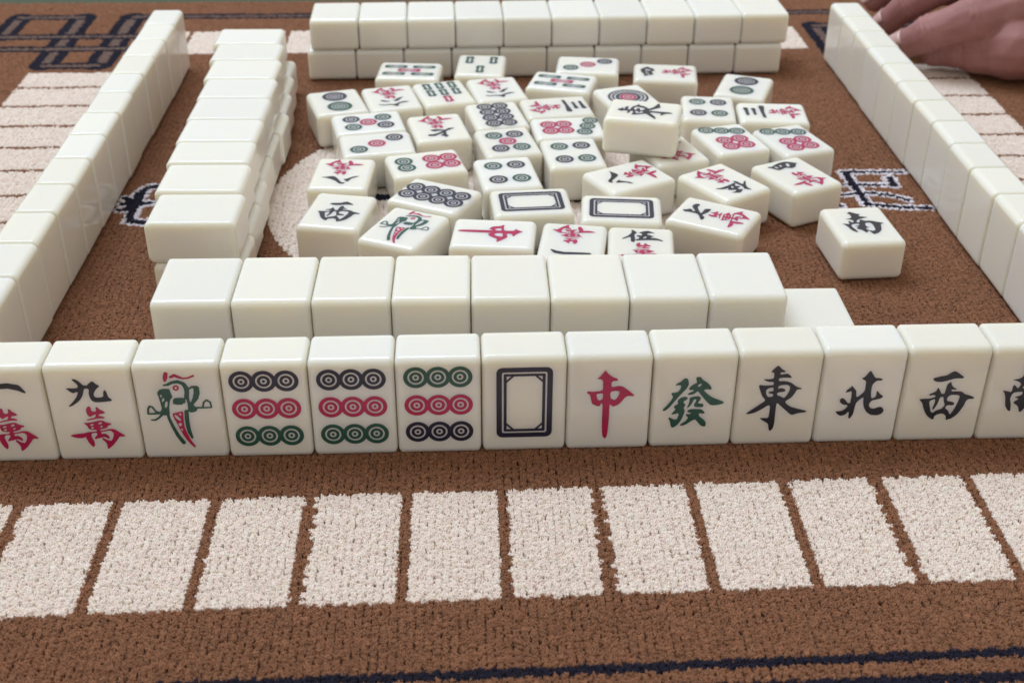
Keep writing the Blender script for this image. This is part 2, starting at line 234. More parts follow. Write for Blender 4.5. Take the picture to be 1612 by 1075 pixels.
'south': [["p",[[-1.89,12.48],[-1.09,11.59],[0.36,10.45],[2.22,9.48],[0.76,8.38],[1.2,7.53],[2.83,6.99],[4.75,6.23],[2.79,5.79],[-0.13,4.63],[-1.34,3.73],[-2.16,1.81],[-0.89,1.31],[0.02,4.02],[0.85,4.35],[1.97,2.85],[4.38,3.05],[6.5,1.87],[9.81,0.0],[9.08,-0.53],[8.06,-0.64],[7.25,-3.71],[6.49,-6.38],[4.53,-8.91],[1.89,-10.41],[1.35,-9.41],[0.96,-7.45],[0.59,-6.46],[-0.63,-8.47],[-1.26,-8.23],[-2.05,-5.84],[-4.2,-4.3],[-3.6,-3.57],[-2.41,-2.7],[-4.31,-1.95],[-2.72,-1.49],[-1.66,-0.99],[-1.62,0.19],[-2.67,0.27],[-3.78,0.17],[-5.19,-0.3],[-5.6,-2.62],[-4.79,-5.03],[-4.36,-7.96],[-5.33,-7.69],[-6.77,-5.64],[-7.38,-2.08],[-8.04,-0.26],[-9.06,1.01],[-7.2,0.66],[-5.59,0.13],[-5.62,3.3],[-4.7,2.82],[-3.68,1.55],[-2.87,3.46],[-3.78,4.54],[-6.54,5.46],[-4.51,5.6],[-2.87,6.47],[-2.6,8.67],[-2.79,10.31],[-3.81,10.8]]],["h",[[1.12,0.35],[2.67,1.21],[3.94,0.7],[4.39,-1.11],[4.16,-3.84],[3.9,-6.15],[2.47,-7.19],[1.11,-6.5],[0.0,-5.05],[0.33,-4.1],[2.32,-3.49],[1.13,-2.8],[0.91,-2.39],[1.08,-0.83]]]],
'seven': [["p",[[2.25,18.07],[2.81,16.42],[4.7,15.02],[3.92,13.79],[2.69,13.04],[3.07,11.73],[4.88,13.23],[7.74,15.27],[10.22,15.02],[11.62,13.67],[10.99,12.36],[8.98,12.4],[7.91,12.52],[4.87,10.83],[2.11,8.72],[4.2,8.46],[7.28,8.82],[8.56,7.45],[8.9,5.85],[5.64,5.83],[2.91,6.65],[1.51,7.44],[0.32,7.25],[-0.78,5.73],[-2.52,5.39],[-4.53,5.93],[-3.61,6.81],[0.02,8.98],[0.86,9.82],[1.13,12.31],[1.13,14.7],[0.3,16.23]]]],
'eight': [["p",[[10.78,4.93],[8.24,4.36],[5.58,3.33],[3.79,3.93],[2.32,6.13],[-0.01,10.3],[-1.9,10.44],[-1.36,11.8],[0.08,12.09],[1.33,11.26],[3.27,8.43],[5.6,6.74],[8.05,5.49]]],["p",[[-0.36,6.46],[-1.67,6.4],[-3.14,4.98],[-4.97,3.3],[-7.88,2.58],[-6.41,4.15],[-4.52,5.37],[-3.66,7.22],[-3.03,9.27],[-2.1,9.31],[-1.31,7.78]]]],
'four': [["p",[[-5.04,13.85],[-2.8,13.07],[0.38,14.68],[3.86,15.53],[7.28,15.14],[9.04,13.31],[11.0,11.38],[9.66,10.76],[7.43,8.03],[5.03,7.32],[3.76,8.26],[2.29,9.3],[0.01,8.53],[-2.09,7.99],[-3.19,9.16],[-4.01,11.45],[-5.32,12.72]]],["h",[[-2.25,12.48],[-0.87,12.24],[-0.95,10.26],[-1.71,10.0],[-2.22,11.2]]],["h",[[1.13,13.04],[2.35,12.76],[1.99,11.34],[0.74,11.01],[0.64,12.01]]],["h",[[4.99,13.05],[6.66,13.19],[6.18,10.87],[4.64,9.41],[3.95,10.38]]]],
'five': [["p",[[-3.11,13.99],[-1.87,13.4],[-0.64,11.41],[-0.8,10.53],[-1.58,9.77],[-1.74,8.2],[-1.44,5.48],[-1.45,3.78],[-1.76,2.06],[-2.68,2.15],[-3.36,3.27],[-3.21,6.01],[-3.59,7.01],[-4.82,6.21],[-6.2,4.9],[-7.42,4.79],[-6.2,6.26],[-4.36,8.14],[-3.12,10.5],[-2.8,12.27]]],["p",[[0.29,11.49],[1.85,12.5],[4.03,13.57],[5.87,12.33],[7.47,11.08],[5.85,11.29],[3.99,10.95],[3.67,9.71],[5.05,9.32],[7.1,7.95],[5.79,7.66],[5.31,6.42],[7.31,6.77],[9.13,5.73],[10.85,4.01],[10.0,3.77],[8.04,4.61],[5.74,4.58],[2.68,4.31],[-1.45,3.61],[-1.29,4.47],[0.25,5.63],[0.56,6.69],[-0.81,7.94],[-0.66,8.81],[1.5,8.66],[1.67,10.57],[0.59,10.83]]],["h",[[1.94,6.29],[2.72,7.73],[3.65,7.99],[3.48,6.6],[2.54,5.66]]]],
'six': [["p",[[5.35,-0.4],[3.86,-0.02],[2.08,1.66],[-0.27,3.0],[2.0,3.14],[4.28,2.32],[5.27,1.09]]],["p",[[-1.11,2.23],[-2.78,0.7],[-4.98,-1.7],[-8.17,-2.87],[-6.13,-0.42],[-4.18,2.53],[-2.84,3.17]]],["p",[[-2.56,6.5],[-4.23,4.99],[-7.36,4.08],[-10.13,5.03],[-7.54,5.83],[-4.79,6.59],[-3.38,7.68],[-3.11,10.02],[-1.74,10.87],[-0.69,9.16],[1.16,7.97],[2.84,7.78],[5.26,7.88],[7.24,6.41],[6.91,5.53],[4.4,6.89],[1.56,6.41],[-0.7,7.24]]]],
'one': [["s",[[-8,10.6,0.8],[-3,10.9,1.0],[3,11.4,1.1],[6.3,10.6,1.2],[8.3,8.7,0.4]]]],
'two': [["s",[[-4.5,12.4,0.8],[0,12.8,0.8],[4.5,13,1.3]]],["s",[[-8,6,0.9],[0,6.6,0.9],[7.5,6.4,1.5]]]],
'three': [["s",[[-4.8,13.6,0.9],[0,13.8,0.9],[4.5,14.1,1.3]]],["s",[[-4.2,9.6,0.8],[0,9.8,0.8],[4,10.0,1.2]]],["s",[[-7.8,5.0,0.9],[0,5.5,0.9],[7.5,5.4,1.6]]]]
}
OFFS = {'wan': (0, .7, .95), 'nine': (-.2, .1, .95), 'seven': (-3.5, -2.6, .95), 'four': (-2.8, -1.2, 1), 'eight': (-1.4, .6, 1),
        'six': (1.4, 3.4, 1), 'five': (-1.2, .6, 1), 'south': (0, 0, 1), 'bird_green': (0, 0, .94), 'bird_red': (0, 0, .94)}
FAT = {'bird_green': 1.3, 'bird_red': 1.2}
MARK = {}
def glyph(key, ink):
    if (key, ink) in MARK: return MARK[(key, ink)]
    dx, dy, s = OFFS.get(key, (0, 0, 1))
    sol, hol = [], []
    for kind, pts in GLYPH[key]:
        if kind == 's':
            sol += stroke_poly([((x + dx) * s, (y + dy) * s, r * s * FAT.get(key, 1)) for x, y, r in pts])
        else:
            q = chaikin([((x + dx) * s, (y + dy) * s) for x, y in pts])
            (hol if kind == 'h' else sol).append(q)
    MARK[(key, ink)] = mark_mesh(key + "_mark", sol, hol, ink)
    return MARK[(key, ink)]

def ring_mesh(name, bands, ink, n=36):
    verts, faces = [], []
    for r0, r1 in bands:
        s = len(verts)
        if r0 < 1e-6:
            verts += [(r1 * math.cos(2 * math.pi * k / n) / 1000, r1 * math.sin(2 * math.pi * k / n) / 1000, 0) for k in range(n)]
            faces.append(list(range(s, s + n)))
        else:
            for r in (r0, r1):
                verts += [(r * math.cos(2 * math.pi * k / n) / 1000, r * math.sin(2 * math.pi * k / n) / 1000, 0) for k in range(n)]
            faces += [(s + k, s + n + k, s + n + (k + 1) % n, s + (k + 1) % n) for k in range(n)]
    me = bpy.data.meshes.new(name)
    me.from_pydata(verts, [], faces)
    me.materials.append(INK[ink])
    return me

def circle(r, ink):
    k = ('c', r, ink)
    if k not in MARK:
        fr = [(0, .13), (.27, .52), (.66, 1.0)] if r < 6 else [(0, .12), (.22, .36), (.45, .6), (.68, 1.0)]
        if r > 9: fr = [(.27, .33), (.45, .62), (.70, .80), (.88, 1.0)]
        MARK[k] = ring_mesh("circle_mark", [(a * r, b * r) for a, b in fr], ink)
    return MARK[k]

def bamboo(L, ink):
    k = ('b', L, ink)
    if k not in MARK:
        w = 2.3
        o = [(-w, -L/2), (-w*.5, -L/2 - .5), (w*.5, -L/2 - .5), (w, -L/2), (w, -L*.12), (w*.72, 0), (w, L*.12), (w, L/2), (w*.5, L/2 + .5), (-w*.5, L/2 + .5), (-w, L/2), (-w, L*.12), (-w*.72, 0), (-w, -L*.12)]
        h = [(-.65, -L*.36), (.65, -L*.36), (.65, L*.36), (-.65, L*.36)]
        MARK[k] = mark_mesh("bamboo_mark", [chaikin(o)], [chaikin(h)], ink, 0.0)
    return MARK[k]

def frame_marks():
    if 'frame' not in MARK:
        def rr(w, h, r):
            P = []
            for cx, cy, a0 in ((w/2-r, h/2-r, 0), (-w/2+r, h/2-r, 90), (-w/2+r, -h/2+r, 180), (w/2-r, -h/2+r, 270)):
                for k in range(6):
                    t = math.radians(a0 + 18 * k); P.append((cx + r * math.cos(t), cy + r * math.sin(t)))
            return P
        MARK['frame'] = mark_mesh("frame_mark", [rr(19.4, 29.0, 2.2)], [rr(15.6, 25.2, .7)], 'n')
        w, h = 14.4, 24.0
        outer = rr(w, h, .4); t = 3.6; i = 1.05
        inner = [(w/2-i, h/2-t), (w/2-t, h/2-i), (-w/2+t, h/2-i), (-w/2+i, h/2-t), (-w/2+i, -h/2+t), (-w/2+t, -h/2+i), (w/2-t, -h/2+i), (w/2-i, -h/2+t)]
        tri = []
        for sx in (1, -1):
            for sy in (1, -1):
                a, b = w/2 - i, h/2 - i
                tri.append([(sx * a, sy * b), (sx * (a - 1.5), sy * b), (sx * a, sy * (b - 1.5))])
        MARK['frame2'] = mark_mesh("inner_frame_mark", [outer], [inner] + tri, 'n')
    return MARK['frame'], MARK['frame2']

C = 4.5
DOTS = {
    'd1': [(0, 0, 11.2, 'n'), (0, 0, 4.6, 'r')],
    'd2': [(0, 7.6, 6.7, 'n'), (0, -7.6, 6.7, 'g')],
    'd3': [(-6.2, 9.6, C, 'n'), (0, 0, C, 'r'), (6.2, -9.6, C, 'g')],
    'd4': [(-5.6, 8, C, 'g'), (5.6, 8, C, 'n'), (-5.6, -8, C, 'n'), (5.6, -8, C, 'g')],
    'd5': [(-5.4, 8.4, C, 'g'), (5.4, 8.4, C, 'n'), (0, 0, C, 'r'), (-5.4, -8.4, C, 'n'), (5.4, -8.4, C, 'g')],
    'd6': [(-3.9, 10.2, C, 'g'), (3.9, 10.2, C, 'g')] + [(x, y, C, 'r') for y in (-3.6, -12) for x in (-4.1, 4.1)],
    'd7': [(-7.6, 13, 4.2, 'g'), (-.2, 10.3, 4.2, 'g'), (7.3, 7.6, 4.2, 'g')] + [(x, y, C, 'r') for y in (-1.8, -9.6) for x in (-4.2, 4.2)],
    'd8': [(x, y, C, 'n') for y in (12, 4, -4, -12) for x in (-4, 4)],
    'd9': [(x, y, 4.25, c) for y, c in ((11.2, 'n'), (0, 'r'), (-11.4, 'g')) for x in (-7.55, 0, 7.55)],
}
BARS = {
    'b3': [(0, 7.5, 11, 'g'), (-7, -8, 11, 'g'), (7, -8, 11, 'g')],
    'b5': [(x, y, 12, 'g') for y in (8.2, -8.2) for x in (-5.9, 5.9)] + [(0, 0, 12, 'r')],
    'b7': [(0, 10.4, 8.4, 'r')] + [(x, y, 8.4, 'g') for y in (0, -10.4) for x in (-7.1, 0, 7.1)],
}
NUM = {1: 'one', 2: 'two', 3: 'three', 4: 'four', 5: 'five', 6: 'six', 7: 'seven', 8: 'eight', 9: 'nine'}

def add_marks(root, kind, dy=0.0):
    """marks are children of the tile, lying on its face (local z = TD)"""
    def put(name, me, x=0, y=0, z=0.0, rot=0):
        o = link(name, me, root)
        o.location = (x / 1000, y / 1000 + dy, TD + z)
        o.rotation_euler = (0, 0, rot)
        return o
    if kind in DOTS:
        for i, (x, y, r, c) in enumerate(DOTS[kind]):
            put("circle_mark", circle(r, c), x, y, 0.000018 + 0.000004 * i)
    elif kind in BARS:
        for x, y, L, c in BARS[kind]:
            put("bamboo_mark", bamboo(L, c), x, y, 0.000018)
    elif kind[0] == 'w' and kind[1:].isdigit():
        put("numeral_mark", glyph(NUM[int(kind[1:])], 'k'))
        put("character_mark", glyph('wan', 'r'))
    elif kind == 'b1':
        put("bird_outline_mark", glyph('bird_green', 'g'))
        put("bird_breast_mark", glyph('bird_red', 'r'), 0, 0, 0.000004)
    elif kind == 'white':
        a, b = frame_marks()
        put("frame_mark", a); put("inner_frame_mark", b)
    else:
        key, ink = {'red': ('middle', 'r'), 'green': ('fortune', 'g'), 'east': ('east', 'k'), 'south': ('south', 'k'), 'west': ('west', 'k'), 'north': ('north', 'k')}[kind]
        put("character_mark", glyph(key, ink))

def jit(s): return random.uniform(-s, s)

def blank_tile(loc, rot, label, group, w=TW, h=TH):
    loc = (loc[0], loc[1], loc[2] - SINK)
    o = link("mahjong_tile", body(w, h))
    o.location = loc; o.rotation_euler = rot
    return tag(o, label, "mahjong tile", group)

def marked_tile(loc, rot, kind, label, group, w=TW, h=TH, dy=0.0):
    root = bpy.data.objects.new("mahjong_tile", None)
    root.empty_display_size = 0.01
    COL.objects.link(root)
    root.location = loc; root.rotation_euler = rot
    link("body", body(w, h, 0.0017 if h > TH + 0.0005 else 0.0027), root)
    add_marks(root, kind, dy)
    return tag(root, label, "mahjong tile", group)

SINK = 0.0003      # tiles press a little into the pile
ORD = ['', 'first', 'second', 'third', 'fourth', 'fifth', 'sixth', 'seventh', 'eighth', 'ninth', 'tenth', 'eleventh', 'twelfth', 'thirteenth']
HP = math.pi / 2

# ------------------------------------------------------------------ setting: table and carpet
def sheet(name, x0, x1, y0, y1, z, m):
    me = bpy.data.meshes.new(name)
    me.from_pydata([(x0, y0, z), (x1, y0, z), (x1, y1, z), (x0, y1, z)], [], [(0, 1, 2, 3)])
    me.materials.append(m)
    o = link(name, me); o['kind'] = 'structure'
    return o
GREEN, gb = mat("green_cloth", (0.06, 0.085, 0.05), 0.9, 0.2)
noise_color(GREEN, gb, (0.055, 0.070, 0.042), (0.085, 0.10, 0.065), 400.0)
sheet("table_top", -3.0, 3.0, -2.0, 4.0, -0.0062, GREEN)

BACKING, bb = mat("carpet_backing", (0.10, 0.05, 0.028), 0.95, 0.1)
noise_color(BACKING, bb, (0.09, 0.045, 0.025), (0.13, 0.065, 0.036), 900.0)
CX0, CX1, CV0, CV1 = -0.47, 0.49, 0.03, 0.9045
def vslope(y): return 0.06 - 0.02 * (y - 0.30) / 0.55
def uv_of(x, y): return x + 0.04 * (y - 0.3), y - vslope(y) * x

# a thin slab, rotated with the weave
def carpet_slab():
    P = []
    for u, v in ((CX0, CV0), (CX1, CV0), (CX1, CV1), (CX0, CV1)):
        y = v; x = u
        for _ in range(12):
            x = u - 0.04 * (y - 0.3); y = v + vslope(y) * x
        P.append((x, y))
    z0, z1 = -0.006, -0.0026
    V = [(x, y, z0) for x, y in P] + [(x, y, z1) for x, y in P]
    F = [(3, 2, 1, 0), (4, 5, 6, 7)] + [(i, (i + 1) % 4, 4 + (i + 1) % 4, 4 + i) for i in range(4)]
    me = bpy.data.meshes.new("carpet"); me.from_pydata(V, [], F); me.materials.append(BACKING)
    o = link("carpet", me); o['kind'] = 'structure'
    return o
carpet = carpet_slab()

def seg_dist(x, y, pts):
    d = np.full(x.shape, 9.0)
    for (ax, ay), (bx, by) in zip(pts[:-1], pts[1:]):
        dx, dy = bx - ax, by - ay
        t = np.clip(((x - ax) * dx + (y - ay) * dy) / (dx * dx + dy * dy + 1e-12), 0, 1)
        d = np.minimum(d, np.hypot(x - ax - t * dx, y - ay - t * dy))
    return d

ORNAMENTS = [
    ([(0.1719, 0.6034), (0.2024, 0.6034)], 0.0012),
    ([(0.1718, 0.603), (0.175, 0.5642)], 0.0019),
    ([(0.175, 0.5642), (0.1894, 0.5615), (0.2046, 0.5607)], 0.0014),
    ([(0.1658, 0.5875), (0.1935, 0.5871)], 0.0011),
    ([(0.1933, 0.5871), (0.1935, 0.5955)], 0.002),
    ([(0.1636, 0.5753), (0.1786, 0.5777), (0.1884, 0.5754), (0.1968, 0.5696)], 0.0011),
    ([(0.1606, 0.5635), (0.1608, 0.5616)], 0.0015),
    ([(-0.1801, 0.5817), (-0.1844, 0.5789), (-0.1857, 0.575), (-0.1851, 0.5614), (-0.1832, 0.5419), (-0.176, 0.5406)], 0.0021),
    ([(-0.1912, 0.5606), (-0.1781, 0.5615)], 0.0019),
    ([(-0.1914, 0.5673), (-0.1849, 0.5606)], 0.0019),
    ([(-0.1904, 0.554), (-0.1845, 0.5592)], 0.0019)
]

def carpet_colors(x, y):
    """woven pattern: which yarn each tuft is"""
    u = x + 0.04 * (y - 0.3)
    v = y - (0.06 - 0.02 * (y - 0.30) / 0.55) * x
    BROWN, CREAM, NAVY, GREY, WHITE = 0, 1, 2, 3, 4
    k = np.zeros(x.shape, int)
    def lines(coord, origin, pitch, half): return np.abs((coord - origin + pitch / 2) % pitch - pitch / 2) < half
    # cream bands of blocks on four sides
    for lo, hi in ((0.2853, 0.3377), (0.7925, 0.8365)):
        m = (v > lo) & (v < hi) & (u > -0.205) & (u < 0.213)
        k[m & ~lines(u, -0.0016, 0.0321, 0.0019)] = CREAM
    for lo, hi in ((-0.280, -0.228), (0.245, 0.300)):
        m = (u > lo) & (u < hi) & (v > 0.367) & (v < 0.7587)
        k[m & ~lines(v, 0.7334, 0.0303, 0.0016)] = CREAM
    # centre medallion
    rr = np.hypot(x + 0.012, y - 0.570)
    k[rr < 0.1085] = CREAM
    k[(rr < 0.070) & (rr > 0.064)] = NAVY
    k[(np.abs(x + 0.012) < 0.004) & (rr < 0.064)] = NAVY
    k[(np.abs(y - 0.570) < 0.004) & (rr < 0.064)] = NAVY
    # border lines and corner knots: navy - grey - navy ribbon
    R = [[(-0.241, 0.871), (0.262, 0.871)], [(-0.45, 0.804), (-0.215, 0.804)], [(-0.318, 0.829), (-0.215, 0.829)],
         [(-0.318, 0.829), (-0.318, 0.871), (-0.275, 0.871), (-0.275, 0.772), (-0.241, 0.772), (-0.241, 0.871)],
         [(0.228, 0.76), (0.228, 0.8405), (0.30, 0.8405), (0.30, 0.79), (0.40, 0.79)],
         [(-0.30, 0.2505), (0.32, 0.2505)], [(-0.335, 0.29), (-0.335, 0.80)], [(0.352, 0.29), (0.352, 0.80)]]
    segs = [(a, b) for path in R for a, b in zip(path[:-1], path[1:])]
    for vert in (True, False):          # cross bars lie over the uprights
        for a, b in segs:
            if (abs(a[0] - b[0]) < 1e-6) != vert: continue
            d = seg_dist(u, v, [a, b])
            k[d < (0.0086 if vert else 0.0056)] = NAVY
            k[d < (0.0030 if vert else 0.0021)] = GREY
    m = (v > 0.2478) & (v < 0.2532) & (u > -.3) & (u < .32); k[m] = BROWN
    m = (v > 0.2532) & (v < 0.2567) & (u > -.3) & (u < .32); k[m] = NAVY
    m = (v > 0.2435) & (v < 0.2478) & (u > -.3) & (u < .32); k[m] = NAVY
    # woven characters beside the side walls: navy strokes on white outline
    dn = np.full(x.shape, 9.0)
    for path, w in ORNAMENTS:
        dn = np.minimum(dn, seg_dist(x, y, path) - w)
    k[dn < 0.0020] = WHITE
    k[dn < 0.0] = NAVY
    return k

YARN = np.array([(0.305, 0.138, 0.070), (0.89, 0.765, 0.675), (0.013, 0.010, 0.026), (0.225, 0.145, 0.115), (0.80, 0.73, 0.76)])
# tufts stand in woven columns: two ends side by side, then a narrow furrow
COLW = 0.0026
gu = np.arange(CX0, CX1, COLW); gu = np.sort(np.concatenate([gu - 0.00051, gu + 0.00051])); gv = np.arange(CV0, CV1, 0.00116)
U, Vv = np.meshgrid(gu, gv)
Vv = Vv + (np.arange(len(gu)) % 4)[None, :] * 0.00034
U = U.ravel(); Vv = Vv.ravel()
U = U + rng.normal(0, 0.00011, U.shape); Vv = Vv + rng.normal(0, 0.00015, Vv.shape)
Y = Vv.copy(); X = U.copy()
for _ in range(8):
    X = U - 0.04 * (Y - 0.3); Y = Vv + (0.06 - 0.02 * (Y - 0.30) / 0.55) * X
# keep what the camera or a camera a step aside can see
keep = (np.abs(X) < 0.26 + 0.48 * Y) & (Y > 0.10)
X, Y = X[keep], Y[keep]
kk = carpet_colors(X, Y)
col = YARN[kk]
def lowfreq(x, y):
    s = np.zeros(x.shape)
    for f_, a_, px, py in ((31, .5, .3, 1.1), (67, .3, 2.1, .4), (113, .25, 4.0, 3.0), (23, .4, 1.0, 5.0)):
        s += a_ * np.sin(f_ * x + px + 1.7 * np.sin(.6 * f_ * y + py)) * np.cos(.8 * f_ * y + py)
    return s
val = 1 + 0.05 * lowfreq(X, Y) + rng.normal(0, 0.10, X.shape)
val = np.where(kk == 1, 1 + (val - 1) * 0.30, val)
col = np.clip(col * val[:, None] * (1 + rng.normal(0, 0.012, (len(X), 3))), 0.004, 0.9)
Z = -0.0028 + rng.normal(0, 0.00012, X.shape) + 0.00015 * lowfreq(X * 4, Y * 4)

pile_me = bpy.data.meshes.new("pile")
pile_me.vertices.add(len(X))
pile_me.vertices.foreach_set("co", np.stack([X, Y, Z], 1).astype(np.float32).ravel())
at_ = pile_me.attributes.new("yarn", 'FLOAT_COLOR', 'POINT')
at_.data.foreach_set("color", np.concatenate([col, np.ones((len(X), 1))], 1).astype(np.float32).ravel())
ra = pile_me.attributes.new("turn", 'FLOAT_VECTOR', 'POINT')
ra.data.foreach_set("vector", np.stack([rng.normal(0, .13, X.shape), rng.normal(0, .13, X.shape), rng.uniform(0, 6.283, X.shape)], 1).astype(np.float32).ravel())
sa = pile_me.attributes.new("size", 'FLOAT', 'POINT')
sa.data.foreach_set("value", (rng.uniform(0.90, 1.12, X.shape) * np.where(kk == 1, 1.14, 1.04)).astype(np.float32))

YARNM, yb = mat("pile_yarn", (0.3, 0.15, 0.08), 0.95, 0.08)
yb.inputs["Sheen Weight"].default_value = 0.12
yb.inputs["Sheen Roughness"].default_value = 0.6
ynt = YARNM.node_tree
ya = ynt.nodes.new('ShaderNodeAttribute'); ya.attribute_type = 'INSTANCER'; ya.attribute_name = "yarn"
ynt.links.new(ya.outputs['Color'], yb.inputs['Base Color'])

def tuft_mesh(seed, plies=8):
    """a cut tuft: a bunch of short bent yarn ends"""
    r_ = random.Random(seed)
    V, F = [], []
    for i in range(plies):
        a = 2 * math.pi * (i * 0.382) ; rad = 0.00052 * math.sqrt((i + .3) / plies)
        bx, by = rad * math.cos(a), rad * math.sin(a)
        lean = rad * 0.45
        hh = 0.00205 + r_.uniform(-.00030, .0001) - rad * .25
        th = r_.uniform(0, 6.28); w = r_.uniform(.00022, .00033)
        rings = [(0, 1.0), (.55, 1.15), (.9, .85)]
        s = len(V)
        for t, sc in rings:
            cx = bx + math.cos(a) * lean * t * t + math.cos(th) * .00016 * t; cy = by + math.sin(a) * lean * t * t + math.sin(th) * .00016 * t
            for q in range(4):
                an = th + q * HP
                V.append((cx + w * sc * math.cos(an), cy + w * sc * math.sin(an), hh * t))
        V.append((bx + math.cos(a) * lean + math.cos(th) * .0002, by + math.sin(a) * lean + math.sin(th) * .0002, hh))
        for k in range(2):
            for q in range(4):
                F.append((s + 4 * k + q, s + 4 * k + (q + 1) % 4, s + 4 * k + 4 + (q + 1) % 4, s + 4 * k + 4 + q))
        for q in range(4):
            F.append((s + 8 + q, s + 8 + (q + 1) % 4, s + 12))
    me = bpy.data.meshes.new("tuft"); me.from_pydata(V, [], F)
    for p in me.polygons: p.use_smooth = True
    me.materials.append(YARNM)
    return me
pile = link("pile", pile_me, carpet)
pile['kind'] = 'stuff'
ng = bpy.data.node_groups.new("pile_tufts", 'GeometryNodeTree')
ng.interface.new_socket("Geometry", in_out='INPUT', socket_type='NodeSocketGeometry')
ng.interface.new_socket("Geometry", in_out='OUTPUT', socket_type='NodeSocketGeometry')
gi = ng.nodes.new('NodeGroupInput'); go = ng.nodes.new('NodeGroupOutput')
iop = ng.nodes.new('GeometryNodeInstanceOnPoints')
ng.links.new(gi.outputs[0], iop.inputs['Points'])
jn = ng.nodes.new('GeometryNodeGeometryToInstance')
for sd in (1, 2, 3, 4):
    to = bpy.data.objects.new("tuft", tuft_mesh(sd))
    oi = ng.nodes.new('GeometryNodeObjectInfo'); oi.inputs['Object'].default_value = to
    ng.links.new(oi.outputs['Geometry'], jn.inputs[0])
ng.links.new(jn.outputs[0], iop.inputs['Instance'])
iop.inputs['Pick Instance'].default_value = True
rv = ng.nodes.new('FunctionNodeRandomValue'); rv.data_type = 'INT'
[s for s in rv.inputs if s.name == 'Min' and s.type == 'INT'][0].default_value = 0
[s for s in rv.inputs if s.name == 'Max' and s.type == 'INT'][0].default_value = 3
ng.links.new([s for s in rv.outputs if s.type == 'INT'][0], iop.inputs['Instance Index'])
na = ng.nodes.new('GeometryNodeInputNamedAttribute'); na.data_type = 'FLOAT_VECTOR'; na.inputs['Name'].default_value = "turn"
e2r = ng.nodes.new('FunctionNodeEulerToRotation')
ng.links.new([s for s in na.outputs if s.name == 'Attribute' and s.enabled][0], e2r.inputs[0])
ng.links.new(e2r.outputs[0], iop.inputs['Rotation'])
ns = ng.nodes.new('GeometryNodeInputNamedAttribute'); ns.data_type = 'FLOAT'; ns.inputs['Name'].default_value = "size"
ng.links.new([s for s in ns.outputs if s.name == 'Attribute' and s.enabled][0], iop.inputs['Scale'])
ng.links.new(iop.outputs[0], go.inputs[0])
pm = pile.modifiers.new("tufts", 'NODES'); pm.node_group = ng

# ------------------------------------------------------------------ walls of tiles
# front row: standing tiles, faces toward the near side
AX, AY, AT, WA, HA = -0.18720, 0.35130, 0.04606, 0.02950, 0.0380
FRONT = [
    ('w1', "standing tile with black one over red character, leftmost of the front row"),
    ('w9', "standing tile with black nine over red character, second from left in front row"),
    ('b1', "standing front-row tile painted with a green and red bird"),
    ('d9', "standing nine-circle tile right beside the bird tile in the front row"),
    ('d9', "standing nine-circle tile in the middle of the three nine-circle tiles"),
    ('d9', "standing nine-circle tile with its green row on top, front row"),
    ('white', "standing front-row tile with an empty dark blue rectangular frame"),
    ('red', "standing front-row tile with one large red character"),
    ('green', "standing front-row tile with one large green character"),
    ('east', "standing black-character tile right of the green-character tile in front row"),
    ('north', "standing black-character tile third from right in the front row"),
    ('west', "standing black-character tile second from right in the front row"),
    ('south', "standing tile cut off by the right edge, last of the front row"),
]
cA, sA = math.cos(AT), math.sin(AT)
for i, (kind, lab) in enumerate(FRONT):
    s = (i + .5) * WA
    # tile local: z = thickness (face side +z), y = height; stand it up, face toward -y
    off = TD + jit(0.00025)
    x = AX + s * cA - off * sA; y = AY + s * sA + off * cA
    flip = math.pi if i == 5 else 0.0
    R = Matrix.Rotation(AT + jit(0.004), 3, 'Z') @ Matrix.Rotation(HP, 3, 'X') @ Matrix.Rotation(flip, 3, 'Z')
    marked_tile((x, y, HA / 2 - 0.00085), R.to_euler(), kind, lab, "standing tiles of the front row", WA - 0.00012, HA + 0.0017, -0.0014 if flip else 0.0014)

# near wall: tiles lying face down, two layers
BX, BY, BT, WB = -0.1328, 0.39725, 0.03101, 0.02942
HB = 0.0369
cB, sB = math.cos(BT), math.sin(BT)
for layer in (0, 1):
    n = 9 if layer == 0 else 8
    for i in range(n):
        s = (i + .5) * WB + (0.0010 if layer == 0 else 0); dep = HB / 2 + (0.0042 if layer == 0 else 0) + jit(0.0003)
        lab = ("blank tile lying in upper layer of the near wall, %s from left" % ORD[i + 1]) if layer else (
              "blank tile in lower layer of the near wall, sticking out at its right end" if i == 8 else
              "blank tile in lower layer of the near wall, %s from left behind the front row" % ORD[i + 1])
        blank_tile((BX + s * cB - dep * sB, BY + s * sB + dep * cB, layer * TD), (0, 0, BT + jit(0.004)), lab, "tiles of the near wall", WB - 0.00012, HB)

# far wall: two layers of ten
FX, FY, FT, WC = -0.12099, 0.73281, 0.06052, 0.02885
cF, sF = math.cos(FT), math.sin(FT)
for layer in (0, 1):
    for i in range(10):
        s = (i + .5) * WC + (-0.0026 if layer == 0 else 0); dep = TH / 2 + jit(0.0004)
        lab = "blank tile in %s layer of the far wall, %s from left" % ('upper' if layer else 'lower', ORD[i + 1])
        blank_tile((FX + s * cF - dep * sF, FY + s * sF + dep * cF, layer * TD), (0, 0, FT + jit(0.006)), lab, "tiles of the far wall", WC - 0.0001, TH)

